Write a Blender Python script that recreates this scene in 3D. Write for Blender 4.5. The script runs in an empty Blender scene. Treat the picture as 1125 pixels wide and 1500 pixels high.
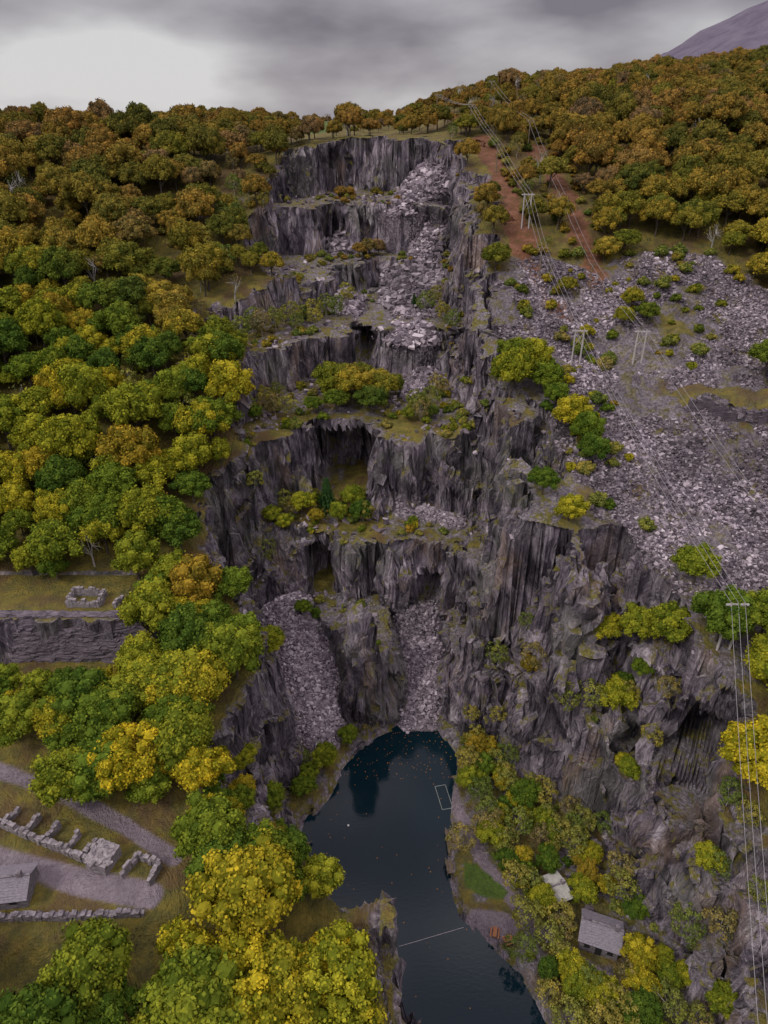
import bpy, math, random
import numpy as np
from mathutils import Vector
random.seed(7); rng=np.random.default_rng(11)
scene=bpy.context.scene
# ------------------------------------------------------------------ noise
TAB=rng.random((256,256)); TAB2=rng.random((256,256))
def vnoise(x,y,T=TAB):
    xi=np.floor(x).astype(np.int64); yi=np.floor(y).astype(np.int64)
    fx=x-xi; fy=y-yi; fx=fx*fx*(3-2*fx); fy=fy*fy*(3-2*fy)
    a=T[xi&255,yi&255]; b=T[(xi+1)&255,yi&255]; c=T[xi&255,(yi+1)&255]; d=T[(xi+1)&255,(yi+1)&255]
    return (a*(1-fx)+b*fx)*(1-fy)+(c*(1-fx)+d*fx)*fy
def fbm(x,y,o=4):
    s=0;a=.5;t=0
    for i in range(o):
        s=s+a*vnoise(x*2**i+17.3*i,y*2**i+9.1*i); t+=a; a*=.5
    return s/t
def cell(x,y,tilt=0.):
    xi=np.floor(x).astype(np.int64); yi=np.floor(y).astype(np.int64)
    best=np.full(x.shape,1e9); val=np.zeros(x.shape)
    for dx in (-1,0,1):
        for dy in (-1,0,1):
            cx=xi+dx; cy=yi+dy
            px=cx+TAB[cx&255,cy&255]; py=cy+TAB2[cx&255,cy&255]
            d=(px-x)**2+(py-y)**2
            v=TAB[(cy*7+3)&255,(cx*5+1)&255]
            if tilt:
                v=v+tilt*((x-px)*(TAB2[(cy*3+9)&255,(cx*11)&255]-.5)+(y-py)*(TAB[(cx*13+5)&255,(cy*3)&255]-.5))
            m=d<best; best=np.where(m,d,best); val=np.where(m,v,val)
    return val
def sm(a,b,x):
    t=np.clip((x-a)/(b-a),0,1); return t*t*(3-2*t)
def sdp(px,py,poly):
    d=np.full(px.shape,1e12); ins=np.zeros(px.shape,bool); n=len(poly)
    for i in range(n):
        ax,ay=poly[i]; bx,by=poly[(i+1)%n]; ex=bx-ax; ey=by-ay
        wx=px-ax; wy=py-ay
        t=np.clip((wx*ex+wy*ey)/(ex*ex+ey*ey),0,1)
        d=np.minimum(d,(wx-ex*t)**2+(wy-ey*t)**2)
        if ay!=by:
            c=((ay>py)!=(by>py))&(px<(bx-ax)*(py-ay)/(by-ay)+ax); ins^=c
    return np.where(ins,-1,1)*np.sqrt(d)
def capd(px,py,ax,ay,bx,by):
    ex=bx-ax; ey=by-ay
    t=np.clip(((px-ax)*ex+(py-ay)*ey)/(ex*ex+ey*ey),0,1)
    return np.sqrt((px-ax-ex*t)**2+(py-ay-ey*t)**2),t
# ------------------------------------------------------------------ terrain description (metres, pool surface z=0)
POOL=[(4,111),(12,110),(15.6,102),(13.4,87),(12,77),(13.3,68),(18,62),(22,58),(26,50),(27,36),(6,34),(5,46),(0,55),(-7,64),(-13,72),(-15.5,80),(-15.7,86),(-12,91),(-9,98),(-3,106)]
E0=[(4,114),(5,131),(12,131),(13,114),(17,106),(24,101),(31,92),(37,84),(41,68),(47,54),(49,36),(49,10),(7,10),(6,34),(5,46),(0,55),(-8,64),(-14,72),(-17.5,80),(-19,87),(-17,93),(-19,104),(-25,118),(-28,131),(-18,132),(-13,120),(-8,110),(-4,108)]
E1=[(-29,131),(-19,132),(-18.5,137),(-11.5,137),(-11,132.5),(5,132),(9,134),(16,130),(21,121),(20,114),(0,112),(-18,112),(-24,118)]
E2=[(-31,134),(-28,145),(-18,147),(-18,158),(-2,158),(-1,147),(8,145),(12,148),(20,144),(24,136),(21,124),(-29,124)]
E3=[(-36,146),(-38,163),(-24,181),(-9,188),(-8.5,195),(-3,195),(-2,190),(10,192),(16,187),(20,170),(22,150),(22,138),(-30,138)]
E4=[(-48,180),(-40,190),(-30,198),(-15,211),(-14,229),(-6,230),(-5,233),(3,233),(4,229),(16,231),(18,220),(20,200),(21,186),(20,176),(-40,170)]
E5=[(-42,220),(-33,238),(-22,240),(-20,246),(-12,246),(-10,242),(16,244),(20,235),(22,215),(20,205),(-30,200)]
E6=[(-38,243),(-32,258),(-22,260),(-20,266),(12,268),(20,256),(22,240),(18,225),(-34,230)]
E7=[(43,69),(52,71),(55,77),(50,80),(44,76)]
# scree: top (x,y,z) -> foot (x,y,z), half width, side slope, reach
SCREE=[(-22,131,20,-11,97,-1,2.4,.7,7),(8.5,132,19,8.5,106,-2,3.2,.8,3),(4,148,38.5,18,141,36,1.2,.7,4),(12,184,59.5,6,172,57,1.5,.7,4),
       (12,231,80,8,198,69,6,.6,6),(18,246,95,11,231,80,2.0,.8,4),(18,262,107,7,249,96,4.5,.7,5),(-14,243,87,-16,236,80,1.5,.8,4),(-12,212,75,-9,201,69,1.5,.7,4)]
HS=[(29,184),(40,200),(58,196),(83,203),(100,182),(110,150),(90,98),(60,90),(44,95),(40,116),(37,130),(34,150),(29,165)]
LS=[(-66,226),(-46,229),(-44,236),(-68,237)]
CLEAR=[(-80,77),(-57,73),(-48,66),(-38,60),(-27,58),(-26,53),(-49,47),(-80,47)]
BR=[(33,266,39,200,3.0),(39,200,42,186,1.8),(50,258,57,190,1.9),(42,186,46,176,1.4)]
PATHS=[(-64,74,-50,69,1.0),(-50,69,-38,63.5,1.0),(-38,63.5,-29,58,1.0),(-56,58.8,-41,54.8,1.5),(-41,54.8,-31,52.8,1.6),
       (14.6,88,17.5,78,1.0),(17.5,78,23,68,.9),(23,68,31,60,.9),(31,60,40,52,.9),(16.5,65.5,20,65,2.4),(14.2,92,14.6,88,.9)]
LAWN=[(14.6,76.5),(17,76),(22.0,70.8),(21,69.3),(17,70),(14.5,72)]
CAVES=[(-10,160,8.5,5,35.5,52,0,15),(-15,139,3.4,4,17,31,0,14),(51,79,4.5,4,22,34,8,14),(-5.7,197,3,4,60,68,0,10),(-16,248,4,4,82,92,0,6),(12,134,5,3,19,27,2,5)]
def H(x,y):
    L=np.interp(y,[0,50,72,99,111,136,150,163,175,194,212,235,250,262,290,340,500,900,3000],
                  [24,29,31,36,40,50,60,66,70,78,86,97,104,109,112,112.5,115,110,90])
    C=np.interp(y,[0,262,272,300,480,520,900,3000],[24,113,114.5,114,118.5,117,110,90])
    R=np.interp(y,[0,20,40,60,78,101,127,142,168,184,218,260,300,350,450,700,3000],
                  [0,5,16,30,42,50,58,64,72,80,98,113,121,128,131,125,90])
    t=sm(-30,34,x); base=L*(1-t)+R*t
    c=np.exp(-((x+5)/32)**2)*sm(225,262,y); c=np.maximum(c,np.exp(-((x+40)/26)**2)*sm(300,400,y)); base=base*(1-c)+C*c
    base=base+sm(60,190,x)*sm(150,330,y)*9
    base=base+(fbm(x/38+3,y/38+5,4)-.5)*6*sm(30,60,np.abs(x-3))*(1-.8*sm(270,330,y))+(fbm(x/5,y/5,3)-.5)*1.2*(1-sm(280,330,y))
    base=base+6.0*np.exp(-(((x+158)/42)**2+((y-445)/45)**2))
    base=base+6.5*np.exp(-(((x-1.5)/4)**2+((y-50)/5)**2))+((cell(x/4,y/4)-.5)*5)*np.exp(-(((x-2)/6)**2+((y-47)/10)**2))
    c=1-sm(-1,5,sdp(x,y,CLEAR)); base=base*(1-c)+(31+(fbm(x/6,y/6,2)-.5)*.6)*c
    w=1-sm(-45,-41,x)
    step=np.where(y<97.8,np.minimum(base,32.0),np.where(y<112,41.0,np.maximum(base,41)))
    ww=w*sm(78,84,y)*(1-sm(112,120,y)); base=base*(1-ww)+step*ww
    return base
def terrain(x,y):
    h=H(x,y)
    wx=x+(fbm(x/9,y/9+20,2)-.5)*4; wy=y+(fbm(x/9+31,y/9,2)-.5)*4
    side=sm(14,23,x); lft=(1-sm(-24,-12,x))*(1-sm(120,132,y))*sm(76,88,y); sd2=np.maximum(side,lft*.6)
    n=2.8*(fbm(x/12+40,y/12+7,3)-.5)+2.6*(cell(wx/3.8,wy/5.2,1.2)-.5)+.7*(cell(wx/1.4+9,wy/1.9)-.5)+(1-sd2)*4.0*(cell(wx/8+3,wy/8,1.2)-.5)
    n2=9.0*sd2*(cell(wx/8.5+5,wy/14+2,1.6)-.5)+2.6*sd2*(cell(wx/3.2+15,wy/6+2,1.6)-.5)
    kr=8.0*(1-side)+2.9*side
    k0=np.where(x<0, 7.0*(1-sm(56,62,y))+2.1*sm(56,62,y)*(1-sm(76,86,y))+4.2*sm(76,86,y),kr)
    k0=np.where((y>109)&(x<15)&(x>-18),7.0,k0)
    k0=k0*(1-sm(22,30,x)*(1-sm(62,84,y))*.2)
    sp=sdp(x,y,POOL)
    F0=np.minimum(np.maximum(1.1*(sp+n*.25),-3),1.3+.06*np.clip(sp,0,25)+(fbm(x/4,y/4,2)-.5)*.4)
    fl=(fbm(x/5+30,y/5,3)-.5)*1.5
    levels=[(E0,F0,k0),(E1,17+.1*(y-116)+fl,kr),(E2,34.5+.15*(y-136)+fl,kr),(E3,54+.09*(y-147)+fl,kr),
            (E4,69+.08*(y-195)+fl,kr),(E5,80+.1*(y-230)+fl,kr),(E6,96+.1*(y-250)+fl,kr),(E7,19+fl,8+0*kr)]
    z=h.copy(); nz=fbm(x/9+70,y/14,2)*1.6+cell(wx/7,wy/12)*.8
    for i,(P,F,k) in enumerate(levels):
        s=sdp(x,y,P); s=s+(n if 0<i<7 else n*(.7 if i==0 else .3))*.9+n2*sm(0,4,s)*(i<7)
        r=k*np.maximum(s,0)
        st=10.5; t=r/st+nz; f=t-np.floor(t)
        r2=np.maximum((np.floor(t)+sm(.38,.8,f)-nz-.1)*st,0)
        mix=np.where(k<5.5,.75,.15)*sm(0,4,r)
        r=r*(1-mix)+r2*mix
        z=np.minimum(z,F+r)
    pit=h-z
    sc=np.zeros(x.shape)
    for a in SCREE:
        d,t=capd(x,y,a[0],a[1],a[3],a[4])
        zs=a[2]*(1-t)+a[5]*t-np.maximum(d-a[6],0)*a[7]+(fbm(x/2.2,y/2.2,2)-.5)*1.0
        m=(zs>z)&(d<a[6]+a[8])&((sp>0.0)|(y>95))&(h-zs>1)
        sc=np.maximum(sc,np.where(m,np.clip((zs-z)*1.5,0,1),0)); z=np.where(m,zs,z)
    hs=1-sm(-2,2,sdp(x,y,HS)+(fbm(x/7,y/7,3)-.5)*8); hs=hs*(pit<1.0)
    hs=np.maximum(hs,(1-sm(-1,1,sdp(x,y,LS)))*.9)
    z=z+hs*((fbm(x/9+5,y/9,3)-.5)*5+(fbm(x/1.6,y/1.6,2)-.5)*.8)*sm(36,46,np.abs(x))
    b=np.exp(-((y-152-.1*(x-60))/3.0)**2)*sm(48,56,x)*(x<120); z=z+b*2
    # level tramway bench across the tip, held up by a low slate wall at y=141..143
    bw=sm(66,69,x)*(1-sm(96,104,x)); z=z+bw*(1.6*sm(141.8,143.2,y)*(1-sm(146,152,y))-1.2*(1-sm(141.6,142.0,y))*sm(134,140,y))
    return z,pit,sc,hs
def tz(x,y):
    return float(terrain(np.array([float(x)]),np.array([float(y)]))[0][0])
# ------------------------------------------------------------------ mesh helper
def mk(name,V,Q,mats,attrs=None,smooth=False,midx=None,link=True):
    V=np.asarray(V,dtype=np.float32).reshape(-1,3); Q=np.asarray(Q,dtype=np.int32).reshape(-1,4)
    me=bpy.data.meshes.new(name); me.vertices.add(len(V)); me.vertices.foreach_set('co',V.ravel())
    nq=len(Q); me.loops.add(nq*4); me.polygons.add(nq)
    me.loops.foreach_set('vertex_index',Q.ravel())
    me.polygons.foreach_set('loop_start',np.arange(nq,dtype=np.int32)*4)
    try: me.polygons.foreach_set('loop_total',np.full(nq,4,dtype=np.int32))
    except Exception: pass
    for m in (mats if isinstance(mats,list) else [mats]): me.materials.append(m)
    if midx is not None: me.polygons.foreach_set('material_index',np.asarray(midx,dtype=np.int32))
    me.polygons.foreach_set('use_smooth',np.full(nq,smooth,dtype=bool))
    me.update(calc_edges=True)
    for k,v in (attrs or {}).items():
        v=np.asarray(v,dtype=np.float32)
        if v.ndim==1:
            a=me.attributes.new(k,'FLOAT','POINT'); a.data.foreach_set('value',v)
        else:
            a=me.attributes.new(k,'FLOAT_COLOR','POINT'); a.data.foreach_set('color',v.ravel())
    if not link: return me
    o=bpy.data.objects.new(name,me); scene.collection.objects.link(o); return o
# ------------------------------------------------------------------ materials
class NT:
    def __init__(s,name):
        s.m=bpy.data.materials.new(name); s.m.use_nodes=True; s.t=s.m.node_tree; s.t.nodes.clear()
        s.out=s.t.nodes.new('ShaderNodeOutputMaterial')
    def n(s,ty,**kw):
        nd=s.t.nodes.new(ty)
        for k,v in kw.items(): setattr(nd,k,v)
        return nd
    def l(s,a,b): s.t.links.new(a,b)
    def ramp(s,fac,stops):
        r=s.n('ShaderNodeValToRGB'); e=r.color_ramp.elements
        while len(e)<len(stops): e.new(.5)
        for i,(p,c) in enumerate(stops): e[i].position=p; e[i].color=(*c,1) if len(c)==3 else c
        s.l(fac,r.inputs[0]); return r.outputs[0]
    def noise(s,vec,scale,detail=4,rough=.6):
        n=s.n('ShaderNodeTexNoise'); n.inputs['Scale'].default_value=scale; n.inputs['Detail'].default_value=detail; n.inputs['Roughness'].default_value=rough
        if vec is not None: s.l(vec,n.inputs['Vector'])
        return n.outputs[0]
    def mapping(s,vec,scale=(1,1,1),rot=(0,0,0)):
        m=s.n('ShaderNodeMapping'); m.inputs['Scale'].default_value=scale; m.inputs['Rotation'].default_value=rot; s.l(vec,m.inputs['Vector']); return m.outputs[0]
    def mix(s,f,a,b,mode='MIX'):
        m=s.n('ShaderNodeMix',data_type='RGBA',blend_type=mode)
        for sock,v in ((m.inputs[0],f),(m.inputs[6],a),(m.inputs[7],b)):
            if hasattr(v,'links'): s.l(v,sock)
            elif isinstance(v,(int,float)): sock.default_value=v
            else: sock.default_value=(*v,1)
        return m.outputs[2]
    def math(s,op,a,b=0):
        m=s.n('ShaderNodeMath',operation=op)
        for i,v in enumerate((a,b)):
            if hasattr(v,'links'): s.l(v,m.inputs[i])
            else: m.inputs[i].default_value=v
        return m.outputs[0]
    def mr(s,v,a,b,c=0,d=1):
        m=s.n('ShaderNodeMapRange'); m.interpolation_type='SMOOTHSTEP'; s.l(v,m.inputs[0])
        for i,q in enumerate((a,b,c,d)): m.inputs[i+1].default_value=q
        return m.outputs[0]
    def bsdf(s,col,rough=.85,bump=None,bs=.5,bd=.3,spec=.25):
        b=s.n('ShaderNodeBsdfPrincipled')
        if hasattr(col,'links'): s.l(col,b.inputs['Base Color'])
        else: b.inputs['Base Color'].default_value=(*col,1)
        b.inputs['Roughness'].default_value=rough; b.inputs['Specular IOR Level'].default_value=spec
        if bump is not None:
            bn=s.n('ShaderNodeBump'); bn.inputs['Strength'].default_value=bs; bn.inputs['Distance'].default_value=bd
            s.l(bump,bn.inputs['Height']); s.l(bn.outputs[0],b.inputs['Normal'])
        s.l(b.outputs[0],s.out.inputs[0]); return b
def rock_color(s,pos):
    wn=s.n('ShaderNodeTexNoise'); wn.inputs['Scale'].default_value=.12; wn.inputs['Detail'].default_value=1; s.l(pos,wn.inputs['Vector'])
    vm=s.n('ShaderNodeVectorMath',operation='MULTIPLY_ADD'); s.l(wn.outputs['Color'],vm.inputs[0]); vm.inputs[1].default_value=(9,9,5); s.l(pos,vm.inputs[2]); wp=vm.outputs[0]
    n1=s.noise(s.mapping(wp,(.42,.28,.07),(0,.22,.15)),1.0,6,.70)
    n2=s.noise(s.mapping(wp,(2.4,1.4,.26),(.08,-.28,.3)),1.0,3,.7)
    vo=s.n('ShaderNodeTexVoronoi'); vo.inputs['Scale'].default_value=1; s.l(s.mapping(wp,(.50,.38,.17),(.1,.25,.3)),vo.inputs['Vector'])
    bw=s.n('ShaderNodeRGBToBW'); s.l(vo.outputs['Color'],bw.inputs[0])
    f=s.math('ADD',s.math('MULTIPLY',n1,.62),s.math('MULTIPLY',n2,.38))
    f=s.math('ADD',f,s.math('MULTIPLY',s.math('SUBTRACT',bw.outputs[0],.5),.16))
    c=s.ramp(f,[(.34,(.028,.024,.032)),(.43,(.095,.082,.098)),(.52,(.215,.186,.21)),(.60,(.38,.342,.365)),(.69,(.64,.60,.60))])
    c=s.mix(s.mr(s.noise(pos,.055,3),.50,.64,0,.42),c,(.19,.20,.15))
    c=s.mix(s.mr(s.noise(s.mapping(pos,(1,1,.4)),.11,3),.56,.69,0,.5),c,(.36,.255,.175))
    c=s.mix(1.0,c,s.ramp(s.noise(pos,.075,3),[(.34,(.40,.39,.42)),(.5,(.95,.93,.96)),(.66,(1.32,1.28,1.3))]),'MULTIPLY')
    hb=s.math('ADD',s.math('MULTIPLY',n1,1.5),s.math('MULTIPLY',n2,.7)); hb=s.math('ADD',hb,s.math('MULTIPLY',bw.outputs[0],.5))
    return c,hb
def terrain_mat():
    s=NT('ground_surface'); g=s.n('ShaderNodeNewGeometry'); pos=g.outputs['Position']
    at=s.n('ShaderNodeAttribute',attribute_name='mask'); sep=s.n('ShaderNodeSeparateColor'); s.l(at.outputs['Color'],sep.inputs[0])
    sx=s.n('ShaderNodeSeparateXYZ'); s.l(g.outputs['True Normal'],sx.inputs[0]); nz=sx.outputs[2]
    c,hb=rock_color(s,pos)
    fine=s.noise(pos,1.6,5,.75); mid=s.noise(pos,.42,5,.7)
    deb=s.ramp(fine,[(.32,(.06,.052,.058)),(.5,(.19,.167,.177)),(.7,(.39,.36,.37))])
    c=s.mix(s.mr(nz,.6,.85),c,deb)
    mo=s.math('MULTIPLY',s.mr(nz,.25,.6),s.mr(mid,.48,.58))
    c=s.mix(mo,c,s.ramp(fine,[(.3,(.075,.08,.02)),(.7,(.25,.21,.045))]))
    vo=s.n('ShaderNodeTexVoronoi'); vo.inputs['Scale'].default_value=2.1; s.l(pos,vo.inputs['Vector'])
    bw=s.n('ShaderNodeRGBToBW'); s.l(vo.outputs['Color'],bw.inputs[0])
    sc=s.ramp(bw.outputs[0],[(.15,(.04,.033,.039)),(.5,(.165,.14,.155)),(.85,(.35,.315,.335))])
    sc=s.mix(1.0,sc,s.ramp(s.noise(pos,.06,3),[(.36,(.5,.48,.5)),(.6,(1.1,1.06,1.08))]),'MULTIPLY')
    c=s.mix(sep.outputs[1],c,sc)
    gr=s.ramp(mid,[(.3,(.065,.07,.016)),(.5,(.165,.14,.026)),(.7,(.27,.205,.042))])
    gr=s.mix(s.mr(s.noise(pos,.13,3),.47,.62,0,.75),gr,(.135,.08,.035))
    c=s.mix(s.math('MULTIPLY',sep.outputs[0],s.mr(nz,.42,.68)),c,gr)
    c=s.mix(sep.outputs[2],c,s.ramp(mid,[(.3,(.12,.08,.025)),(.5,(.20,.085,.045)),(.7,(.30,.15,.09))]))
    pa=s.ramp(fine,[(.3,(.18,.14,.16)),(.7,(.32,.27,.29))])
    pf=s.n('ShaderNodeAttribute',attribute_name='path'); c=s.mix(pf.outputs['Fac'],c,pa)
    lf=s.n('ShaderNodeAttribute',attribute_name='lawn'); c=s.mix(lf.outputs['Fac'],c,s.ramp(fine,[(.3,(.05,.095,.016)),(.7,(.12,.18,.028))]))
    hb=s.math('ADD',hb,s.math('MULTIPLY',fine,.5))
    s.bsdf(c,.8,hb,1.0,1.1)
    return s.m
def leaf_mat(name,kind):
    s=NT(name); g=s.n('ShaderNodeNewGeometry'); pos=g.outputs['Position']
    oi=s.n('ShaderNodeObjectInfo'); r=oi.outputs['Random']
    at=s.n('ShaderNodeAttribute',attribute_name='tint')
    if kind=='oak':
        near=s.ramp(r,[(0,(.06,.105,.016)),(.2,(.10,.145,.016)),(.45,(.165,.19,.018)),(.7,(.235,.235,.019)),(.88,(.31,.26,.019)),(1,(.24,.16,.022))])
        far=s.ramp(r,[(0,(.11,.11,.024)),(.3,(.165,.135,.026)),(.55,(.23,.155,.032)),(.8,(.26,.155,.038)),(.92,(.18,.12,.058)),(1,(.18,.17,.024))])
        sx=s.n('ShaderNodeSeparateXYZ'); s.l(pos,sx.inputs[0])
        yy=s.math('ADD',sx.outputs[1],s.math('MULTIPLY',s.noise(pos,.02,1),100))
        c=s.mix(s.mr(yy,185,295),near,far)
    elif kind=='yellow':
        c=s.ramp(r,[(0,(.32,.28,.018)),(.5,(.40,.31,.018)),(1,(.26,.26,.02))])
    elif kind=='birch':
        c=s.ramp(r,[(0,(.10,.14,.03)),(.5,(.18,.19,.04)),(.8,(.25,.215,.045)),(1,(.17,.14,.06))])
    else:
        c=s.ramp(r,[(0,(.022,.05,.016)),(1,(.035,.08,.02))])
    c=s.mix(1.0,c,s.ramp(at.outputs['Fac'],[(0,(.40,.48,.55)),(.5,(1,1,1)),(1,(1.5,1.35,1.15))]),'MULTIPLY')  # random leaf tone, plus the painted inner shade of the lobe cores
    d=s.n('ShaderNodeBsdfDiffuse'); s.l(c,d.inputs[0]); s.l(d.outputs[0],s.out.inputs[0])
    return s.m
def simple(name,c0,c1,scale=2,rough=.85,bd=.1,stretch=(1,1,1)):
    s=NT(name); g=s.n('ShaderNodeNewGeometry'); v=s.mapping(g.outputs['Position'],stretch)
    n=s.noise(v,scale,5,.65); s.bsdf(s.ramp(n,[(.32,c0),(.68,c1)]),rough,n,.6,bd); return s.m
M_ground=terrain_mat()
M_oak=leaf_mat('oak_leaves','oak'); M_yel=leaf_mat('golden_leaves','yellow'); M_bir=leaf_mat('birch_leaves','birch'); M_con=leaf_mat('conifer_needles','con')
M_bark=simple('bark',(.05,.04,.03),(.13,.11,.09),3); M_bbark=simple('birch_bark',(.14,.13,.12),(.45,.43,.40),3)
M_wall=simple('slate_stone_wall',(.05,.043,.048),(.26,.23,.245),1.4,.9,.2,(1,1,4))
M_wall2=simple('weathered_stone_wall',(.09,.078,.083),(.34,.305,.31),1.6,.9,.3,(1,1,3))
M_ret=simple('dry_slate_courses',(.03,.025,.031),(.19,.158,.18),1.3,.9,.5,(.30,1,5))
M_roof=simple('slate_roof',(.10,.09,.105),(.25,.225,.25),2.5,.7,.1,(1,4,1))
M_proof=simple('felt_roof',(.26,.26,.22),(.38,.37,.33),1.5)
M_wood=simple('weathered_wood',(.10,.075,.05),(.24,.19,.14),4); M_pole=simple('pale_pole_timber',(.30,.28,.27),(.48,.45,.43),3)
M_dark=simple('dark_opening',(.01,.01,.01),(.02,.02,.02),2)
M_wire=simple('wire_metal',(.26,.25,.255),(.34,.32,.33),2,.5); M_white=simple('white_paint',(.6,.6,.58),(.8,.8,.78),3)
M_float=simple('algae_float',(.14,.17,.15),(.25,.28,.25),3)
M_orange=simple('orange_fallen_leaf',(.35,.12,.02),(.5,.22,.03),1); M_bench=simple('stained_bench_wood',(.20,.085,.04),(.32,.14,.06),3)
s=NT('slate_blocks'); at=s.n('ShaderNodeAttribute',attribute_name='tint'); g=s.n('ShaderNodeNewGeometry')
c=s.ramp(at.outputs['Fac'],[(0,(.05,.042,.049)),(.5,(.18,.153,.17)),(.88,(.36,.32,.335)),(1,(.52,.48,.49))])
c=s.mix(1.0,c,s.ramp(s.noise(g.outputs['Position'],.06,3),[(.36,(.52,.50,.52)),(.6,(1.1,1.06,1.08))]),'MULTIPLY'); s.bsdf(c,.8); M_block=s.m
# ------------------------------------------------------------------ ground mesh
def seg(a,b,st): return np.arange(a,b,st)
xo=[130.]
while xo[-1]<3200: xo.append(xo[-1]*1.07+1)
xs=np.concatenate([-np.array(xo[::-1]),seg(-128,-80,2.5),seg(-80,-44,.8),seg(-44,62,.27),seg(62,112,.7),seg(112,130,2.5),np.array(xo)])
yo=[400.]
while yo[-1]<4000: yo.append(yo[-1]*1.04)
ys=np.concatenate([seg(-200,0,12),seg(0,34,1.5),seg(34,95,.34),seg(95,275,.27),seg(275,330,1),seg(330,400,3),np.array(yo)])
X,Y=np.meshgrid(xs,ys,indexing='ij'); nx,ny=X.shape
x=X.ravel(); y=Y.ravel()
z,pit,sc,hs=terrain(x,y)
Z=z.reshape(nx,ny)
gx=np.gradient(Z,xs,axis=0); gy=np.gradient(Z,ys,axis=1); gl=np.sqrt(gx**2+gy**2)+1e-6; steep=sm(1.2,3,gl)
off=((cell((X+Y)/3.6,Z/7,1.2)-.5)*2.4+(cell((X-Y)/1.5+50,Z/2.6,1.)-.5)*.8+(vnoise((X+Y)*.15,Z*.2)-.5)*2.4)*steep*(Y<300)
X2=X+gx/gl*off; Y2=Y+gy/gl*off
for cx,cy,rx,ry,z0,z1,dx,dy in CAVES:
    w=np.exp(-((X-cx)/rx)**4-((Y-cy)/ry)**4)*sm(z0-1,z0+1.5,Z)*(1-sm(z1-2.5,z1,Z))
    X2=X2+dx*w; Y2=Y2+dy*w
flat=1-sm(.5,1.1,gl)
inpit=(pit>1).reshape(nx,ny)
gn=fbm(X/6+11,Y/6+3,3)
grass=np.where(inpit,sm(.46,.58,gn)*.9,.95)*flat
grass=np.where(inpit&(Y<132)&(Y>105),grass*.3,grass); grass=np.where(inpit&(Y>195),grass*.5,grass)
grass=np.where(~inpit,.95*(1-sm(1.0,1.6,gl)),grass)
scg=sc.reshape(nx,ny); hsg=hs.reshape(nx,ny)
grass=grass*(1-scg)*(1-hsg*sm(.32,.44,fbm(X/5,Y/5+60,4)))
tipz=(~inpit)&(X>22)&(X<70)&(Y>80)&(Y<192); grass=np.where(tipz,grass*sm(.5,.62,fbm(X/4,Y/4+30,4))*.8,grass)
lip=(inpit&(Y>134)&(Y<147)&(X<0)|inpit&(Y>146)&(Y<162)&(X<14))&(scg<.3)
grass=np.where(lip,np.maximum(grass,flat*sm(.28,.4,gn)),grass)
bench_g=(X>66)&(X<102)&(Y>142.5)&(Y<149); grass=np.where(bench_g,.9,grass); hsg=np.where(bench_g,0,hsg)
brk=np.zeros_like(X)
for a in BR:
    d,_=capd(X,Y,a[0],a[1],a[2],a[3]); brk=np.maximum(brk,1-sm(a[4]-.5,a[4]+1.5,d+(gn-.5)*6))
pth=np.zeros_like(X)
for a in PATHS:
    d,_=capd(X,Y,a[0],a[1],a[2],a[3]); pth=np.maximum(pth,1-sm(a[4],a[4]+.4,d+(gn-.5)*.8))
lawn=1-sm(-.2,.2,sdp(x,y,LAWN)+(fbm(x,y,2)-.5)*.6)
lawn=np.maximum(lawn,np.where(((x>-195)&(x<-118)|(x>-62)&(x<-22))&(y>345)&(y<560),1,0))
scr=np.maximum(scg,hsg*(1-.55*sm(.5,.6,fbm(X/8+9,Y/8,4))))*(1-brk)
mask=np.stack([grass,scr,brk,np.ones_like(X)],-1).reshape(-1,4)
idx=np.arange(nx*ny).reshape(nx,ny)
Q=np.stack([idx[:-1,:-1],idx[1:,:-1],idx[1:,1:],idx[:-1,1:]],-1).reshape(-1,4)
ground=mk('ground',np.stack([X2,Y2,Z],-1),Q,M_ground,{'mask':mask,'path':pth.ravel(),'lawn':lawn})
# ------------------------------------------------------------------ water
s=NT('quarry_water'); g=s.n('ShaderNodeNewGeometry'); n=s.noise(s.mapping(g.outputs['Position'],(1,1.6,1)),1.2,3)
b=s.bsdf((.003,.013,.019),.05,n,.08,.1,.22); M_water=s.m
mk('quarry_pool_water',[(-30,25,0),(32,25,0),(32,118,0),(-30,118,0)],[[0,1,2,3]],M_water)
V=[];Qs=[]
sx_=rng.uniform(-14,15,1100); sy_=rng.uniform(48,111,1100); keep=sdp(sx_,sy_,POOL)<-.6
dens=np.where(sy_>96,1,.08); keep&=rng.random(1100)<dens
for a,b_ in zip(sx_[keep],sy_[keep]):
    r=rng.uniform(.05,.12); k=len(V); V+=[(a-r,b_,.012),(a,b_-r,.012),(a+r,b_,.012),(a,b_+r,.012)]; Qs.append([k,k+1,k+2,k+3])
mk('floating_leaves',V,Qs,M_orange)
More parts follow.
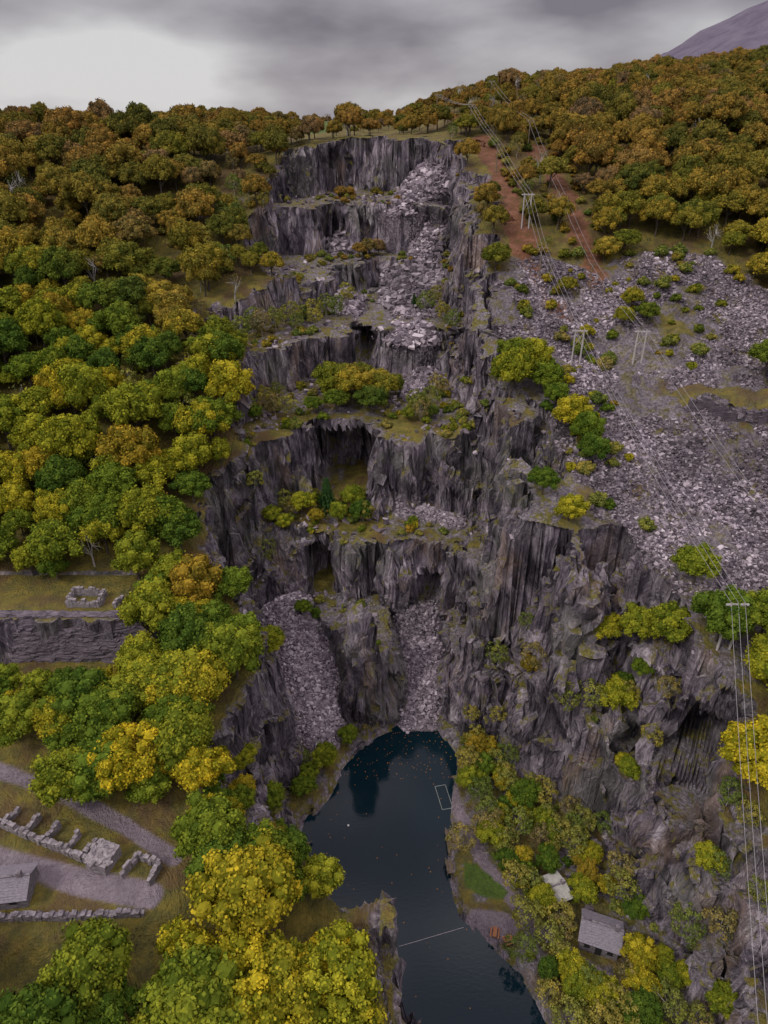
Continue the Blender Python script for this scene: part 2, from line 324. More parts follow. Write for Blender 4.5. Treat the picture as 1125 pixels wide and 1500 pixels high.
# ------------------------------------------------------------------ scree blocks
CUBE=np.array([(-1,-1,-1),(1,-1,-1),(1,1,-1),(-1,1,-1),(-1,-1,1),(1,-1,1),(1,1,1),(-1,1,1)],float)*.5
CF=np.array([(0,3,2,1),(4,5,6,7),(0,1,5,4),(1,2,6,5),(2,3,7,6),(3,0,4,7)])
def rotm(a,b,c):
    ca,sa,cb,sb,cc,sc_=np.cos(a),np.sin(a),np.cos(b),np.sin(b),np.cos(c),np.sin(c)
    Rz=np.zeros((len(a),3,3)); Rz[:,0,0]=cc;Rz[:,0,1]=-sc_;Rz[:,1,0]=sc_;Rz[:,1,1]=cc;Rz[:,2,2]=1
    Rx=np.zeros((len(a),3,3)); Rx[:,0,0]=1;Rx[:,1,1]=ca;Rx[:,1,2]=-sa;Rx[:,2,1]=sa;Rx[:,2,2]=ca
    Ry=np.zeros((len(a),3,3)); Ry[:,1,1]=1;Ry[:,0,0]=cb;Ry[:,0,2]=sb;Ry[:,2,0]=-sb;Ry[:,2,2]=cb
    return Rz@Ry@Rx
def blocks(name,px,py,pz,smin,smax,pw=2.2,t0=0.,t1=1.):
    n=len(px); size=smin*(smax/smin)**(rng.random(n)**pw)
    v=CUBE[None]*(1+rng.uniform(-.28,.28,(n,8,3)))
    v=v*(size[:,None]*np.stack([rng.uniform(.8,1.5,n),rng.uniform(.6,1.1,n),rng.uniform(.25,.7,n)],-1))[:,None,:]
    R=rotm(rng.normal(0,.45,n),rng.normal(0,.45,n),rng.uniform(0,6.28,n))
    v=np.einsum('nij,nkj->nki',R,v)+np.stack([px,py,pz+size*.10],-1)[:,None,:]
    q=CF[None]+(np.arange(n)*8)[:,None,None]
    return mk(name,v,q,M_block,{'tint':np.repeat(t0+(t1-t0)*rng.random(n),8)})
px=rng.uniform(-38,36,170000); py=rng.uniform(96,275,170000); t_=terrain(px,py); k=(t_[2]>.4)&(t_[0]>.1)
up=py>170
kk=k&~up; blocks('scree_blocks',px[kk],py[kk],t_[0][kk],.20,.9,2.8,.35,1.0)
kk=k&up&(rng.random(px.size)<.5); blocks('boulder_scree',px[kk],py[kk],t_[0][kk],.3,1.9,2.8,.1)
px=rng.uniform(26,112,70000); py=rng.uniform(90,206,70000); t_=terrain(px,py); k=(t_[3]>.6)&(fbm(px/8+9,py/8,4)<.55+.1*(py<140))&~((px>66)&(px<102)&(py>141.5)&(py<149))
blocks('slate_waste_tip',px[k],py[k],t_[0][k],.2,.8,2.0)
px=rng.uniform(-38,48,14000); py=rng.uniform(60,270,14000); t_=terrain(px,py); t2=terrain(px+.6,py)[0]; t3=terrain(px,py+.6)[0]
sl=np.hypot(t2-t_[0],t3-t_[0])/.6; k=(t_[1]>3)&(t_[2]<.3)&(sl<1.2)&(t_[0]>2)&(fbm(px/5,py/5)>.48)
blocks('fallen_boulders',px[k],py[k],t_[0][k],.25,1.3)
# ------------------------------------------------------------------ trees
def cubesphere():
    P=[];F=[];m=3
    for ax in range(3):
        for sg in (-1,1):
            b=len(P)
            for i in range(m+1):
                for j in range(m+1):
                    u=(i/m*2-1);w=(j/m*2-1); p=[0,0,0]; p[ax]=sg; p[(ax+1)%3]=u*sg; p[(ax+2)%3]=w; p=np.array(p,float); P.append(p/np.linalg.norm(p))
            for i in range(m):
                for j in range(m):
                    a=b+i*(m+1)+j; F.append((a,a+m+1,a+m+2,a+1))
    return np.array(P),np.array(F)
CSP,CSF=cubesphere()
def tube(p0,p1,r0,r1,n=6):
    p0=np.array(p0,float);p1=np.array(p1,float); d=p1-p0; d/=np.linalg.norm(d)+1e-9
    u=np.cross(d,(0,0,1) if abs(d[2])<.9 else (1,0,0)); u/=np.linalg.norm(u); w=np.cross(d,u)
    a=np.arange(n)*2*math.pi/n; ring=np.cos(a)[:,None]*u+np.sin(a)[:,None]*w
    V=np.concatenate([p0+ring*r0,p1+ring*r1]); F=[(i,(i+1)%n,n+(i+1)%n,n+i) for i in range(n)]
    return V,np.array(F)
def tree_mesh(name,R,Ht,lobes,per,leaf,mleaf,mbark,seed,core=True,flatz=.8,lr=(.26,.42),trunk=.28,low=-.25):
    g=np.random.default_rng(seed); V=[];F=[];T=[];MI=[];nv=0
    def add(v,f,t,m):
        nonlocal nv
        V.append(v);F.append(f+nv);T.append(np.full(len(v),t) if np.isscalar(t) else t);MI.append(np.full(len(f),m)); nv+=len(v)
    cz=Ht-R*flatz
    th=[(0,0,0),(g.normal(0,.15),g.normal(0,.15),cz*.5),(g.normal(0,.3),g.normal(0,.3),cz)]
    add(*tube(th[0],th[1],trunk,trunk*.75,8),.5,1); add(*tube(th[1],th[2],trunk*.75,trunk*.4,8),.5,1)
    ax=g.uniform(.8,1.18,2); off=[g.uniform(.75,1.2) for _ in range(5)]
    for i in range(lobes):
        ph=i*2.39996+g.uniform(-.4,.4); zz=low+(1-low)*((i+.5)/lobes)+g.uniform(-.08,.08); zz=np.clip(zz,-.9,1)
        rr=math.sqrt(max(0,1-zz*zz)); d=np.array((math.cos(ph)*rr*ax[0],math.sin(ph)*rr*ax[1],zz*flatz))
        sec=off[int((ph%6.283)/6.284*5)]
        q=g.uniform(.5,.92)*(1+(sec-1)*rr); c=np.array((0,0,cz))+d*R*q; r=R*g.uniform(*lr)
        if i%4==0: add(*tube(th[1] if i%8 else th[2],c,trunk*.35,.03,5),.5,1)
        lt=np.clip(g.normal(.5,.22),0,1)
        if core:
            add(c+CSP*r*.76*(1+g.uniform(-.15,.15,(len(CSP),1))),CSF,max(0,lt-.35),0)  # lobe cores darkened: shade inside the crown put into their tint
        n=int(per*g.uniform(.8,1.2)); dd=g.normal(0,1,(n,3)); dd+=np.array((d[0],d[1],d[2]+.35))*.9; dd/=np.linalg.norm(dd,axis=1)[:,None]
        p=c+dd*r*g.uniform(.70,1.22,(n,1))*np.array((1,1,.85))
        nrm=dd+g.normal(0,.6,(n,3)); nrm/=np.linalg.norm(nrm,axis=1)[:,None]
        u=np.cross(nrm,g.normal(0,1,(n,3))); u/=np.linalg.norm(u,axis=1)[:,None]+1e-9; w=np.cross(nrm,u)
        sz=leaf*g.uniform(.5,1.25,(n,1)); a=u*sz; b=w*sz*g.uniform(.6,1,(n,1))
        vv=np.stack([p-a,p-b+nrm*sz*.2,p+a,p+b-nrm*sz*.2],1).reshape(-1,3)
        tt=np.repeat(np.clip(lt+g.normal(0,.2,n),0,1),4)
        add(vv,np.arange(n*4).reshape(n,4),tt,0)
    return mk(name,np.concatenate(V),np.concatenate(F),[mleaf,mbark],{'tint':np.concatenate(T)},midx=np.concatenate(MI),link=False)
LR=(.15,.30)
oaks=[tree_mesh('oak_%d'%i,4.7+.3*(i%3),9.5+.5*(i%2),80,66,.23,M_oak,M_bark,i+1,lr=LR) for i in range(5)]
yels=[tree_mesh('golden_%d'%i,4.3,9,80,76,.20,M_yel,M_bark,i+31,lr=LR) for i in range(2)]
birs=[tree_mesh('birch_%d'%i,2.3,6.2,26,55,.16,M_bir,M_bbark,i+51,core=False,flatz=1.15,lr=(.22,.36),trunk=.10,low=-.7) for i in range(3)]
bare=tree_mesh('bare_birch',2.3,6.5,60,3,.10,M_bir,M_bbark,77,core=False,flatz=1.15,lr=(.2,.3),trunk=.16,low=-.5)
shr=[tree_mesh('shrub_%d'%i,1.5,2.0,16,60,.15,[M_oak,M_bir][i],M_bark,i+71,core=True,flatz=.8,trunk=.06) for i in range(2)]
def conifer():
    g=np.random.default_rng(5);V=[];F=[];T=[];MI=[];nv=0
    v,f=tube((0,0,0),(0,0,9),.2,.03,7);V.append(v);F.append(f);T.append(np.full(len(v),.5));MI.append(np.ones(len(f)));nv=len(v)
    for l in range(26):
        zz=.8+l*.31; r=2.3*(1-zz/9.3)+.1
        for b in range(11):
            a=b/11*6.283+l*1.1+g.normal(0,.1); d=np.array((math.cos(a),math.sin(a),0)); side=np.array((-d[1],d[0],0))
            for q in range(6):
                c=np.array((0,0,zz))+d*r*(q+1)/6+np.array((0,0,-.28*r*(q+1)/6)); w=.30*(1-q/8)+.05
                vv=np.array([c-side*w,c-d*.2+np.array((0,0,.1)),c+side*w,c+d*.32-np.array((0,0,.12))])+g.normal(0,.05,(4,3))
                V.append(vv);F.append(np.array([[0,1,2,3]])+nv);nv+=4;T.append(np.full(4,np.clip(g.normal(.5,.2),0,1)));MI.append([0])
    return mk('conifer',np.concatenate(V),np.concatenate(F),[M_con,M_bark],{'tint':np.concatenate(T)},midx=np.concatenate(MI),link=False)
con=conifer()
def place(me,name,x,y,sc_=1.,dz=-.2):
    o=bpy.data.objects.new(name,me); scene.collection.objects.link(o); o.location=(x,y,tz(x,y)+dz)
    o.rotation_euler=(random.uniform(-.05,.05),random.uniform(-.05,.05),random.uniform(0,6.28)); o.scale=(sc_,sc_,sc_*random.uniform(.88,1.1)); return o
def grid_pts(x0,x1,y0,y1,sp,jit=.42):
    a,b=np.meshgrid(np.arange(x0,x1,sp),np.arange(y0,y1,sp),indexing='ij'); a=a.ravel();b=b.ravel()
    b=b+ (np.floor(a/sp)%2)*sp*.5
    return a+rng.uniform(-jit,jit,a.size)*sp,b+rng.uniform(-jit,jit,a.size)*sp
def slope(a,b):
    z0=terrain(a,b)[0]; return np.hypot(terrain(a+1,b)[0]-z0,terrain(a,b+1)[0]-z0)
def forest_ok(a,b):
    z0,pt,s_,h_=terrain(a,b); ok=(pt<1.2)&(h_<.25)
    ok&=sdp(a,b,CLEAR)>2.2
    ok&=~((a<-27)&(b>43.5)&(b<60))&~((a<-29)&(a>-44)&(b>43.5)&(b<65))
    ok&=~((a<-43)&(b>82)&(b<109)&(a>-95))
    for q in BR: ok&=capd(a,b,q[0],q[1],q[2],q[3])[0]>q[4]+1.8
    mx=np.full(a.shape,0.)
    for dx,dy in ((2,0),(-2,0),(0,2),(0,-2)): mx=np.maximum(mx,terrain(a+dx,b+dy)[1])
    ok&=mx<np.where(a<-20,11,6)
    ok&=~((a>-3.5)&(a<10)&(b<62))&~((a>-13)&(a<10)&(b>45)&(b<70))
    ok&=~((a>-56)&(a<-22)&(b>285)&(b<520)); ok&=~((a>-195)&(a<-118)&(b>345)&(b<500))
    ok&=~((a>-25)&(a<28)&(b>262)&(b<520)&(rng.random(a.size)<.6))
    ok&=np.abs(a)<.66*b+40
    ok&=~((a<-34)&(a>-66)&(b>165)&(b<205)&(rng.random(a.size)<.3))
    return ok
a,b=grid_pts(-330,330,28,470,6.0); k=forest_ok(a,b); a=a[k];b=b[k]
nearm=(b<104)
for xx,yy in zip(a[nearm],b[nearm]):
    yel=(random.random()<.12) or (yy<50 and xx>-36 and random.random()<.42)
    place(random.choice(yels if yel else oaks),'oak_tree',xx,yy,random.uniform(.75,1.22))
fa=a[~nearm]; fb=b[~nearm]
a2,b2=grid_pts(-800,900,470,900,16); k=(np.abs(a2)<.75*b2)&~((a2>-60)&(a2<-15)&(b2<520))&~((a2>-200)&(a2<-115)&(b2<500))&(fbm(a2/60,b2/60)>.42); fa=np.concatenate([fa,a2[k]]);fb=np.concatenate([fb,b2[k]])
fz=terrain(fa,fb)[0]-.2
src=bpy.data.collections.new('oak_tree_kinds')
for i,me in enumerate(oaks+[birs[0],bare]):
    o=bpy.data.objects.new('kind_%d'%i,me); src.objects.link(o)
me=bpy.data.meshes.new('forest'); me.vertices.add(len(fa)); me.vertices.foreach_set('co',np.stack([fa,fb,fz],-1).astype(np.float32).ravel())
n=len(fa); pick=rng.integers(0,5,n); rr_=rng.random(n); pick=np.where(rr_<.05,5,pick); pick=np.where((rr_>.97),6,pick)
at=me.attributes.new('pick','INT','POINT'); at.data.foreach_set('value',pick.astype(np.int32))
rot=np.zeros((n,3),np.float32); rot[:,2]=rng.uniform(0,6.28,n); at=me.attributes.new('rot','FLOAT_VECTOR','POINT'); at.data.foreach_set('vector',rot.ravel())
s0=rng.uniform(.58,1.24,n)*np.where(fb>290,.8,1); s0=np.where((np.abs(fa+5)<60)&(fb>262),s0*.65,s0); s0=np.where((fa>-200)&(fa<-90)&(fb>285)&(fb<400),s0*.55,s0); s0=np.where((np.abs(fa)<48)&(fb>180)&(fb<262),s0*.75,s0); s0=np.where(pick==6,1.3,s0); scl=np.stack([s0,s0,s0*rng.uniform(.85,1.25,n)],-1).astype(np.float32); at=me.attributes.new('scl','FLOAT_VECTOR','POINT'); at.data.foreach_set('vector',scl.ravel())
forest=bpy.data.objects.new('forest',me); scene.collection.objects.link(forest)
ng=bpy.data.node_groups.new('forest_scatter','GeometryNodeTree')
ng.interface.new_socket('Geometry',in_out='INPUT',socket_type='NodeSocketGeometry'); ng.interface.new_socket('Geometry',in_out='OUTPUT',socket_type='NodeSocketGeometry')
gi=ng.nodes.new('NodeGroupInput'); go=ng.nodes.new('NodeGroupOutput'); ip=ng.nodes.new('GeometryNodeInstanceOnPoints'); ci=ng.nodes.new('GeometryNodeCollectionInfo')
ci.inputs['Collection'].default_value=src; ci.inputs['Separate Children'].default_value=True; ci.inputs['Reset Children'].default_value=True
def na(name,ty):
    q=ng.nodes.new('GeometryNodeInputNamedAttribute'); q.data_type=ty; q.inputs['Name'].default_value=name
    return next(o for o in q.outputs if o.enabled and o.name=='Attribute')
ng.links.new(gi.outputs[0],ip.inputs['Points']); ng.links.new(ci.outputs[0],ip.inputs['Instance']); ip.inputs['Pick Instance'].default_value=True
ng.links.new(na('pick','INT'),ip.inputs['Instance Index']); ng.links.new(na('rot','FLOAT_VECTOR'),ip.inputs['Rotation']); ng.links.new(na('scl','FLOAT_VECTOR'),ip.inputs['Scale'])
ng.links.new(ip.outputs[0],go.inputs[0]); md=forest.modifiers.new('scatter','NODES'); md.node_group=ng
# trees on the steep bank left of the pool
a,b=grid_pts(-31,-4,46,104,3.8); t_=terrain(a,b); sl=slope(a,b); k=((t_[1]>1.0)|((b>52)&(b<66)&(a>-22)))&(t_[0]>1.0)&(sdp(a,b,POOL)>1.8)&(a<-5.5)&~((a<-26)&(b>50)&(b<62))&((b<82)|(sl<1.8))&(t_[2]<.3)
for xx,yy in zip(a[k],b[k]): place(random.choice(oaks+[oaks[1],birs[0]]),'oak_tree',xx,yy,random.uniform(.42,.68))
a,b=grid_pts(-80,-42,82,91,5.0)
for xx,yy in zip(a,b): place(random.choice(oaks),'oak_tree',xx,yy,random.uniform(.5,.72))
for xx,yy,s_ in [(-7,44,.85),(-5,39,.85),(-13,41,1.0),(-8,35,1.0),(-15,36,1.1)]: place(random.choice(yels),'golden_oak_tree',xx,yy,s_)
place(con,'conifer_tree',-14,146.5,1.15)
place(con,'conifer_tree',9,206,.5)
for xx,yy,s_ in [(-8,146,.65),(-24,140,.45),(-5.5,142,.6),(-27,142,.5),(-20,144,.65),(-11,142,.5),(-16,141,.4),
    (-13,170,.95),(-3,162,.8),(-8,166,1.0),(-18,163,.5),(0,168,.85),(-6,174,.85),(-12,163,.7),(6,158,.4),(-32,158,.45),(3,173,.6),(-11,177,.7),(-2,172,.8),(12,160,.4),
    (-5,236,.6),(-2,237,.55),(-8,235,.45),(-15,256,.45),(-12,257,.4),(-3,258,.35),
    (-19,128,.4),(-16,129,.35),(36,148,.8),(37,153,.7),(40,136,.85),(42,132,.8),(38,143,.6),(43,128,.7),
    (47,96,.8),(43,92,.75),(50,92,.9),(54,97,.8),(59,90,.8),(41,98,.6),(88,153,.9),(93,155,.9),(64,178,.6),(60,172,.55),(66,173,.6),(48,184,.5),(50,168,.4),
    (-13,286,1.1),(-11,290,.8),(16,288,.9),(20,294,.9),(-30,272,.5),(27,274,.7),(-33,78,.95),(-31.5,72,.8),(-38,72,1.0),(-44,77,1.0),(-34,84,1.05),(-33,91,1.0),(-39,85,1.0),(-50,79,.9),(-35,68,.75)]:
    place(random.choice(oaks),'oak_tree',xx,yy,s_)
for i in range(75):
    xx=random.uniform(-68,-34); yy=random.uniform(146,240)
    if terrain(np.array([xx]),np.array([yy]))[1][0]<1.2:
        kind=random.choice(birs+[bare,shr[0],shr[1]]); place(kind,'shrub' if kind in shr else 'birch_tree',xx,yy,random.uniform(.8,1.3))
for xx,yy in [(-26,194),(-23,197),(-17,203),(-11,206),(-21,198),(-30,190),(-14,201),(-36,187),(-33,184),(-30,164),(-28,170),(-27,160),(-34,160),(-24,160),(8,161),(12,163),(9,158),(14,170),(-30,140),(-28,137),(-22,144),(12,202),(17,199),(19,190),(15,205),(-5,142),(-24,146),(-38,182),(-19,193),(-24,190)]:
    place(random.choice(birs),'birch_tree',xx,yy,random.uniform(.8,1.2))
a,b=grid_pts(14,56,40,108,3.0); t_=terrain(a,b); sl=slope(a,b); pd=np.full(a.shape,99.)
for q in PATHS: pd=np.minimum(pd,capd(a,b,q[0],q[1],q[2],q[3])[0]-q[4]+.9*(b<66))
k=(sdp(a,b,POOL)>1.0)&(t_[0]>.5)&(t_[0]<40)&(pd>1.0)&(sdp(a,b,LAWN)>1.4)&(sl<3.2)&(rng.random(a.size)<np.where((a>42)&(b<56),.5,.88))&(t_[2]<.3)&(sdp(a,b,E7)>2)
for q in ((35.5,62.5,5.0),(30,70,3.4),(18.5,64,4.2)): k&=np.hypot(a-q[0],b-q[1])>q[2]
for xx,yy in zip(a[k],b[k]):
    if random.random()<.6: place(random.choice(birs),'birch_tree',xx,yy,random.uniform(.7,1.15))
    else: place(random.choice(oaks),'oak_tree',xx,yy,random.uniform(.35,.62))
a=rng.uniform(-40,48,3600); b=rng.uniform(60,270,3600); t_=terrain(a,b); sl=slope(a,b)
k=(t_[1]>2)&(t_[2]<.2)&(sl<1.6)&(t_[0]>1)&(fbm(a/7+3,b/7)>.5)&(sdp(a,b,POOL)>1)&(sdp(a,b,LAWN)>1)&(sdp(a,b,E7)>2)
for q in PATHS: k&=capd(a,b,q[0],q[1],q[2],q[3])[0]>q[4]+1
for q in ((35.5,62.5,5.5),(30,70,3.5)): k&=np.hypot(a-q[0],b-q[1])>q[2]
ii=np.nonzero(k)[0][:360]
for j in ii: place(random.choice(shr),'shrub',a[j],b[j],random.uniform(.4,1.0))
a=rng.uniform(30,105,900); b=rng.uniform(92,262,900); t_=terrain(a,b); bd=np.minimum(capd(a,b,32,266,38,186)[0],capd(a,b,50,258,57,190)[0])
k=((t_[3]>.5)&(fbm(a/12+3,b/12)>.5)&((b>150)|(a<52)))|((b>186)&(bd<7)&(bd>3)&(t_[1]<1)); ii=np.nonzero(k)[0][:190]
for j in ii: place(random.choice(shr+[shr[0]]),'shrub',a[j],b[j],random.uniform(.5,1.3))
# ------------------------------------------------------------------ built things
def box(c,sx,sy,sz,rz=0,j=0):
    v=CUBE*np.array((sx,sy,sz)); v=v+(rng.uniform(-j,j,(8,3)) if j else 0)
    R=np.array([[math.cos(rz),-math.sin(rz),0],[math.sin(rz),math.cos(rz),0],[0,0,1]]); return v@R.T+np.array(c),CF
def join(parts):
    V=[];F=[];n=0
    for v,f in parts: V.append(v);F.append(np.asarray(f)+n);n+=len(v)
    return np.concatenate(V),np.concatenate(F)
def empty(name,loc,rz=0):
    e=bpy.data.objects.new(name,None); scene.collection.objects.link(e); e.location=loc; e.rotation_euler=(0,0,rz); return e
def child(p,name,parts,mat):
    o=mk(name,*join(parts),mat); o.parent=p; return o
def house(name,x,y,w,d,h,rh,rz,wall=M_wall,roof=M_roof,z=None):
    z=tz(x,y) if z is None else z; e=empty(name,(x,y,z),rz)
    child(e,'walls',[box((0,0,h/2-1),w,d,h+2)],wall)
    g=[( -w/2,-d/2,h),(-w/2,d/2,h),(-w/2,0,h+rh),(-w/2,0,h+rh),(w/2,-d/2,h),(w/2,d/2,h),(w/2,0,h+rh),(w/2,0,h+rh)]
    child(e,'gables',[(np.array(g,float),[(0,1,2,3),(4,5,6,7)])],wall)
    o=.35
    for sg,nm in ((-1,'roof_front'),(1,'roof_back')):
        P=[];nr=9
        for i in range(nr):
            t0=i/nr; t1=(i+1.15)/nr
            def pt(xx,t,up): return (xx,sg*((d/2+o)*(1-min(t,1))),h-rh*o/(d/2)+(rh+rh*o/(d/2))*min(t,1)+.05+up)
            a=np.array([pt(-w/2-o,t0,.07),pt(w/2+o,t0,.07),pt(w/2+o,t1,.02),pt(-w/2-o,t1,.02)]); b_=a-np.array((0,0,.06))
            P.append((np.concatenate([b_,a]),CF))
        child(e,nm,P,roof)
    child(e,'ridge',[box((0,0,h+rh+.14),w+2*o,.3,.14)],M_wall)
    child(e,'door',[box((0,-d/2-.02,1.0),1.0,.08,2.0)],M_dark)
    child(e,'window_left',[box((-w*.3,-d/2-.02,1.4),.9,.08,.9)],M_dark); child(e,'window_right',[box((w*.3,-d/2-.02,1.4),.9,.08,.9)],M_dark)
    child(e,'chimney',[box((w*.38,0,h+rh+.4),.6,.6,1.0)],wall)
    return e
house('dive_centre_building',35.5,62.5,6.0,5.0,2.6,1.7,-.35)
house('lakeside_shed',30,70,2.6,4.6,2.3,.7,.35,M_wall2,M_proof)
house('slate_roofed_workshop',-50.5,53.0,8,4.6,2.0,1.3,.12)
house('quarry_winding_hut',-52.5,182,5.5,3.5,2.2,.9,.1)
def wall_line(name,pts,h,th,mat=M_wall2,z=None):
    parts=[]
    for (ax,ay),(bx,by) in zip(pts[:-1],pts[1:]):
        L=math.hypot(bx-ax,by-ay); n=max(1,int(L/.55)); rz=math.atan2(by-ay,bx-ax)
        for i in range(n):
            t=(i+.5)/n; hh=h*random.uniform(.55,1.15); x_=ax+(bx-ax)*t; y_=ay+(by-ay)*t
            zz=(tz(x_,y_) if z is None else z)
            parts.append(box((x_+random.uniform(-.05,.05),y_+random.uniform(-.05,.05),zz+hh/2-.3),L/n*1.1,th*random.uniform(.8,1.15),hh+.6,rz+random.uniform(-.08,.08),.09))
    return mk(name,*join(parts),mat)
wall_line('ruined_barracks_wall',[(-57,63.6),(-49,60.6),(-40,57.2)],1.5,.7)
for p,q in (((-55,62.9),(-54,65.6)),((-51.5,61.6),(-50.4,64.4)),((-48,60.2),(-47,63.0)),((-44.5,58.9),(-43.5,61.6)),((-41.5,57.8),(-40.6,60.4))):
    wall_line('ruined_cross_wall',[p,q],1.3,.6)
wall_line('ruined_hut_wall',[(-35.5,55.2),(-34,58),(-30.6,56.8),(-31.5,54)],1.4,.6)
mk('stone_platform',*join([box((-38.6,57.6,31.8),3.4,3.4,2.2,-.35,.15)]+[box((-38.6+random.uniform(-1.7,1.7),57.6+random.uniform(-1.7,1.7),32.9),random.uniform(.4,.9),random.uniform(.3,.7),.3,random.random()*3,.1) for i in range(60)]),M_wall2)
wall_line('terrace_edge_wall',[(-50,49.6),(-41,49.8),(-31,50.6)],1.2,.7,M_wall)
wall_line('slate_bench_wall',[(67,141.6),(80,141.4),(98,142.4)],2.6,1.4,M_ret)
nxw,nzw=260,48; z0w=31.0; xw=np.linspace(-96,-43.2,nxw); zw=np.linspace(z0w,41.4,nzw); XW,ZW=np.meshgrid(xw,zw,indexing='ij')
YW=96.2+ (ZW-z0w)*.2+ (fbm(XW*.35,ZW*.6,3)-.5)*.9+(cell(XW*.9,ZW*2.6)-.5)*.45
top=41.4+(fbm(XW*.4,XW*0,3)-.5)*1.0; ZW=z0w+(ZW-z0w)*(top-z0w)/(41.4-z0w)
VW=np.stack([XW,YW,ZW],-1).reshape(-1,3); iw=np.arange(nxw*nzw).reshape(nxw,nzw)
QW=np.stack([iw[:-1,:-1],iw[1:,:-1],iw[1:,1:],iw[:-1,1:]],-1).reshape(-1,4)
tb=np.stack([xw,np.full(nxw,99.8),top[:,-1]+0*xw],-1); base=len(VW); VW=np.concatenate([VW,tb])
QT=[(iw[i,-1],iw[i+1,-1],base+i+1,base+i) for i in range(nxw-1)]
mk('slate_retaining_wall',VW,np.concatenate([QW,np.array(QT)]),M_ret)
wall_line('ruined_hut_wall',[(-59,101.5),(-59,105),(-53,105),(-53,101.5),(-59,101.5)],1.7,.6)
wall_line('ruined_cross_wall',[(-50,101),(-49.5,104)],1.4,.6); wall_line('ruined_cross_wall',[(-47,101),(-46,103.6)],1.4,.6)
def jetty(name,x,y,w,d,rz):
    e=empty(name,(x,y,0),rz)
    child(e,'deck',[box((0,-d/2+(i+.5)*d/14,.75),w,d/14*.86,.08) for i in range(14)],M_wood)
    child(e,'posts',[box((sx*w*.46,sy*d*.45,0),.18,.18,3.0) for sx in (-1,1) for sy in (-1,0,1)],M_wood)
    child(e,'rails',[box((-w*.46,0,1.25),.08,d*.95,.08),box((-w*.46,0,1.45),.08,d*.95,.08)],M_wood); return e
jetty('wooden_jetty',13.2,81,2.6,5.5,.05); jetty('wooden_jetty',12.6,76.2,2.4,2.6,.1)
fr=[]
for (p,q) in (((-1.1,-2.8),(1.1,-2.8)),((1.1,-2.8),(1.1,2.8)),((1.1,2.8),(-1.1,2.8)),((-1.1,2.8),(-1.1,-2.8))):
    fr.append(tube((p[0],p[1],.06),(q[0],q[1],.06),.07,.07,8))
o=mk('floating_training_frame',*join(fr),M_float); o.location=(12.2,91.5,0); o.rotation_euler=(0,0,.2)
def rope(name,p,q,r,mat,sag=0,n=16):
    pts=[np.array(p)*(1-t)+np.array(q)*t-np.array((0,0,sag*4*t*(1-t))) for t in np.linspace(0,1,n+1)]
    return [tube(pts[i],pts[i+1],r,r,5) for i in range(n)]
mk('floating_rope',*join(rope('r',(2.5,62.5,.06),(13.6,65.6,.06),.05,M_wire)),M_wire)
o=mk('marker_buoy',CSP*.22,CSF,M_white); o.location=(-7,85,.1)
def bench(x,y,rz):
    e=empty('picnic_bench',(x,y,tz(x,y)),rz); child(e,'table_top',[box((0,0,.75),1.7,.65,.07)],M_bench)
    child(e,'seats',[box((0,-.65,.45),1.7,.25,.06),box((0,.65,.45),1.7,.25,.06)],M_bench)
    child(e,'legs',[box((s_*.7,0,.36),.08,1.3,.1) for s_ in (-1,1)]+[box((s_*.7,t*.3,.36),.08,.08,.72) for s_ in (-1,1) for t in (-1,1)],M_wood)
bench(18.6,63.9,1.3); bench(20.6,62.6,.3)
def pole(x,y,h,frame=False,rz=0):
    z=tz(x,y); P=[]
    if frame:
        P+=[tube((-1,0,-1),(-1,0,h),.22,.17,8),tube((1,0,-1),(1,0,h),.22,.17,8),box((0,0,h-.3),3.6,.24,.28),tube((-1,0,h*.5),(1,0,h-.6),.06,.06,5),tube((1,0,h*.5),(-1,0,h-.6),.06,.06,5)]
    else: P+=[tube((0,0,-1),(0,0,h),.2,.13,8),box((0,0,h-.4),2.6,.18,.2)]
    P+=[tube((s_,0,h-.3),(s_,0,h+.15),.08,.05,6) for s_ in (-1.1,0,1.1)]
    o=mk('utility_pole',*join(P),M_wood if not frame else M_pole); o.location=(x,y,z); o.rotation_euler=(0,0,rz); return np.array((x,y,z+h+.1)),rz
def line(name,tops,offs=(-1.1,0,1.1),r=.03):
    P=[]
    for (p,_),(q,_) in zip(tops[:-1],tops[1:]):
        L=np.linalg.norm(p-q)
        for o_ in offs: P+=rope('w',p+np.array((o_,0,0)),q+np.array((o_,0,0)),r,M_wire,L*.018,14)
    mk(name,*join(P),M_wire)
l1=[pole(38,8,10,True),pole(55.5,85.5,9.5,True),pole(46,160,8,True),pole(41.5,190,8),pole(40,208,9,True),pole(35,238,8),pole(30,272,9),pole(22,330,9)]
line('power_line',l1)
l2=[pole(72,90,8),pole(60,158,8,True),pole(54,185,7),pole(50,208,8),pole(48,258,8),pole(44,330,9)]
line('power_line',l2,(-.8,.8))
for xx in (-40,-25,-10,8): pole(xx,360+xx*.4,7)
# ------------------------------------------------------------------ mountain
mx=np.linspace(250,2300,90); my=np.linspace(1000,2300,60); MX,MY=np.meshgrid(mx,my,indexing='ij')
MZ=85+np.clip((MX-330)*.55,0,520)*np.exp(-((MY-1650)/560)**2)+(fbm(MX/160,MY/160,5)-.5)*70
im=np.arange(90*60).reshape(90,60); QM=np.stack([im[:-1,:-1],im[1:,:-1],im[1:,1:],im[:-1,1:]],-1).reshape(-1,4)
mk('mountain',np.stack([MX,MY,MZ],-1),QM,simple('haze_painted_mountain',(.08,.068,.10),(.14,.122,.158),.03,.95,3),smooth=True)  # distance haze painted into the pale purple-grey base colour
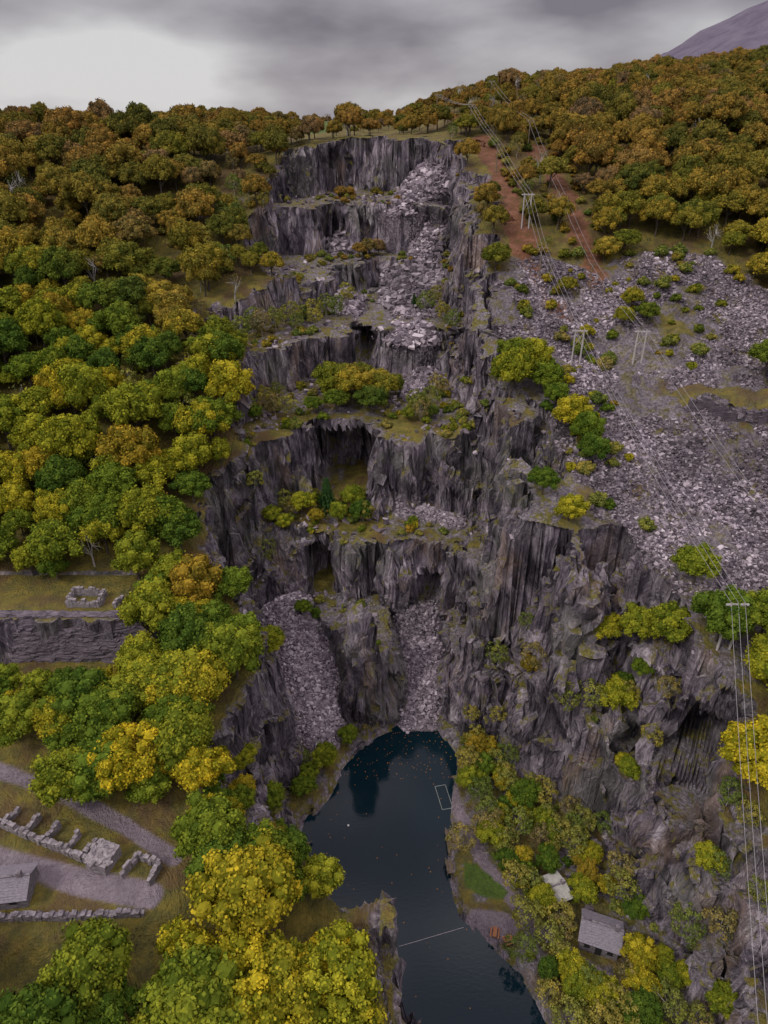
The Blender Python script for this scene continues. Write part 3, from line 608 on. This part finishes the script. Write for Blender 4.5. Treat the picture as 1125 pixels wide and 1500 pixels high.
# ------------------------------------------------------------------ light, sky, camera
EL,AZ=math.radians(46),math.radians(235)
w=bpy.data.worlds.new('World'); scene.world=w; w.use_nodes=True; t=w.node_tree; t.nodes.clear()
class W(NT):
    def __init__(s,t): s.t=t
s=W(t); out=s.n('ShaderNodeOutputWorld'); sky=s.n('ShaderNodeTexSky'); sky.sky_type='NISHITA'; sky.sun_disc=False; sky.sun_elevation=EL; sky.sun_rotation=AZ
b1=s.n('ShaderNodeBackground'); b1.inputs[1].default_value=.1; s.l(sky.outputs[0],b1.inputs[0])
tc=s.n('ShaderNodeTexCoord'); v=s.mapping(tc.outputs['Generated'],(1,1,3.0)); n1=s.noise(v,3.0,5,.48)
sx=s.n('ShaderNodeSeparateXYZ'); s.l(tc.outputs['Generated'],sx.inputs[0])
f=s.math('SUBTRACT',n1,s.mr(sx.outputs[2],.05,.13,0,.11))
vd=s.n('ShaderNodeVectorMath',operation='DISTANCE'); s.l(tc.outputs['Generated'],vd.inputs[0]); vd.inputs[1].default_value=(-.24,.96,.05)
f=s.math('ADD',f,s.mr(vd.outputs['Value'],.24,0,0,.09))
cl=s.ramp(f,[(.32,(.19,.165,.195)),(.43,(.32,.295,.325)),(.53,(.45,.43,.45)),(.66,(.68,.665,.67))])
cl=s.mix(1.0,cl,s.ramp(sx.outputs[2],[(0,(1,1,1)),(.15,(1,1,1)),(.5,(3.6,3.6,3.6)),(1,(5.6,5.55,5.5))]),'MULTIPLY')
b2=s.n('ShaderNodeBackground'); s.l(cl,b2.inputs[0]); b2.inputs[1].default_value=1.0
mxs=s.n('ShaderNodeMixShader'); mxs.inputs[0].default_value=.93; s.l(b1.outputs[0],mxs.inputs[1]); s.l(b2.outputs[0],mxs.inputs[2]); s.l(mxs.outputs[0],out.inputs[0])
sun=bpy.data.lights.new('sun','SUN'); sun.energy=1.5; sun.angle=math.radians(10); sun.color=(1,.95,.88)
so=bpy.data.objects.new('sun',sun); scene.collection.objects.link(so)
d=(math.sin(AZ)*math.cos(EL),math.cos(AZ)*math.cos(EL),math.sin(EL))
so.rotation_euler=Vector(d).to_track_quat('Z','Y').to_euler()
cam=bpy.data.cameras.new('camera'); cam.sensor_fit='VERTICAL'; cam.sensor_height=36; cam.sensor_width=27; cam.lens=24; cam.clip_end=8000
co=bpy.data.objects.new('camera',cam); scene.collection.objects.link(co); co.location=(0,0,120); co.rotation_euler=(math.radians(60),0,0); scene.camera=co
scene.view_settings.view_transform='Standard'; scene.view_settings.look='None'; scene.view_settings.exposure=0
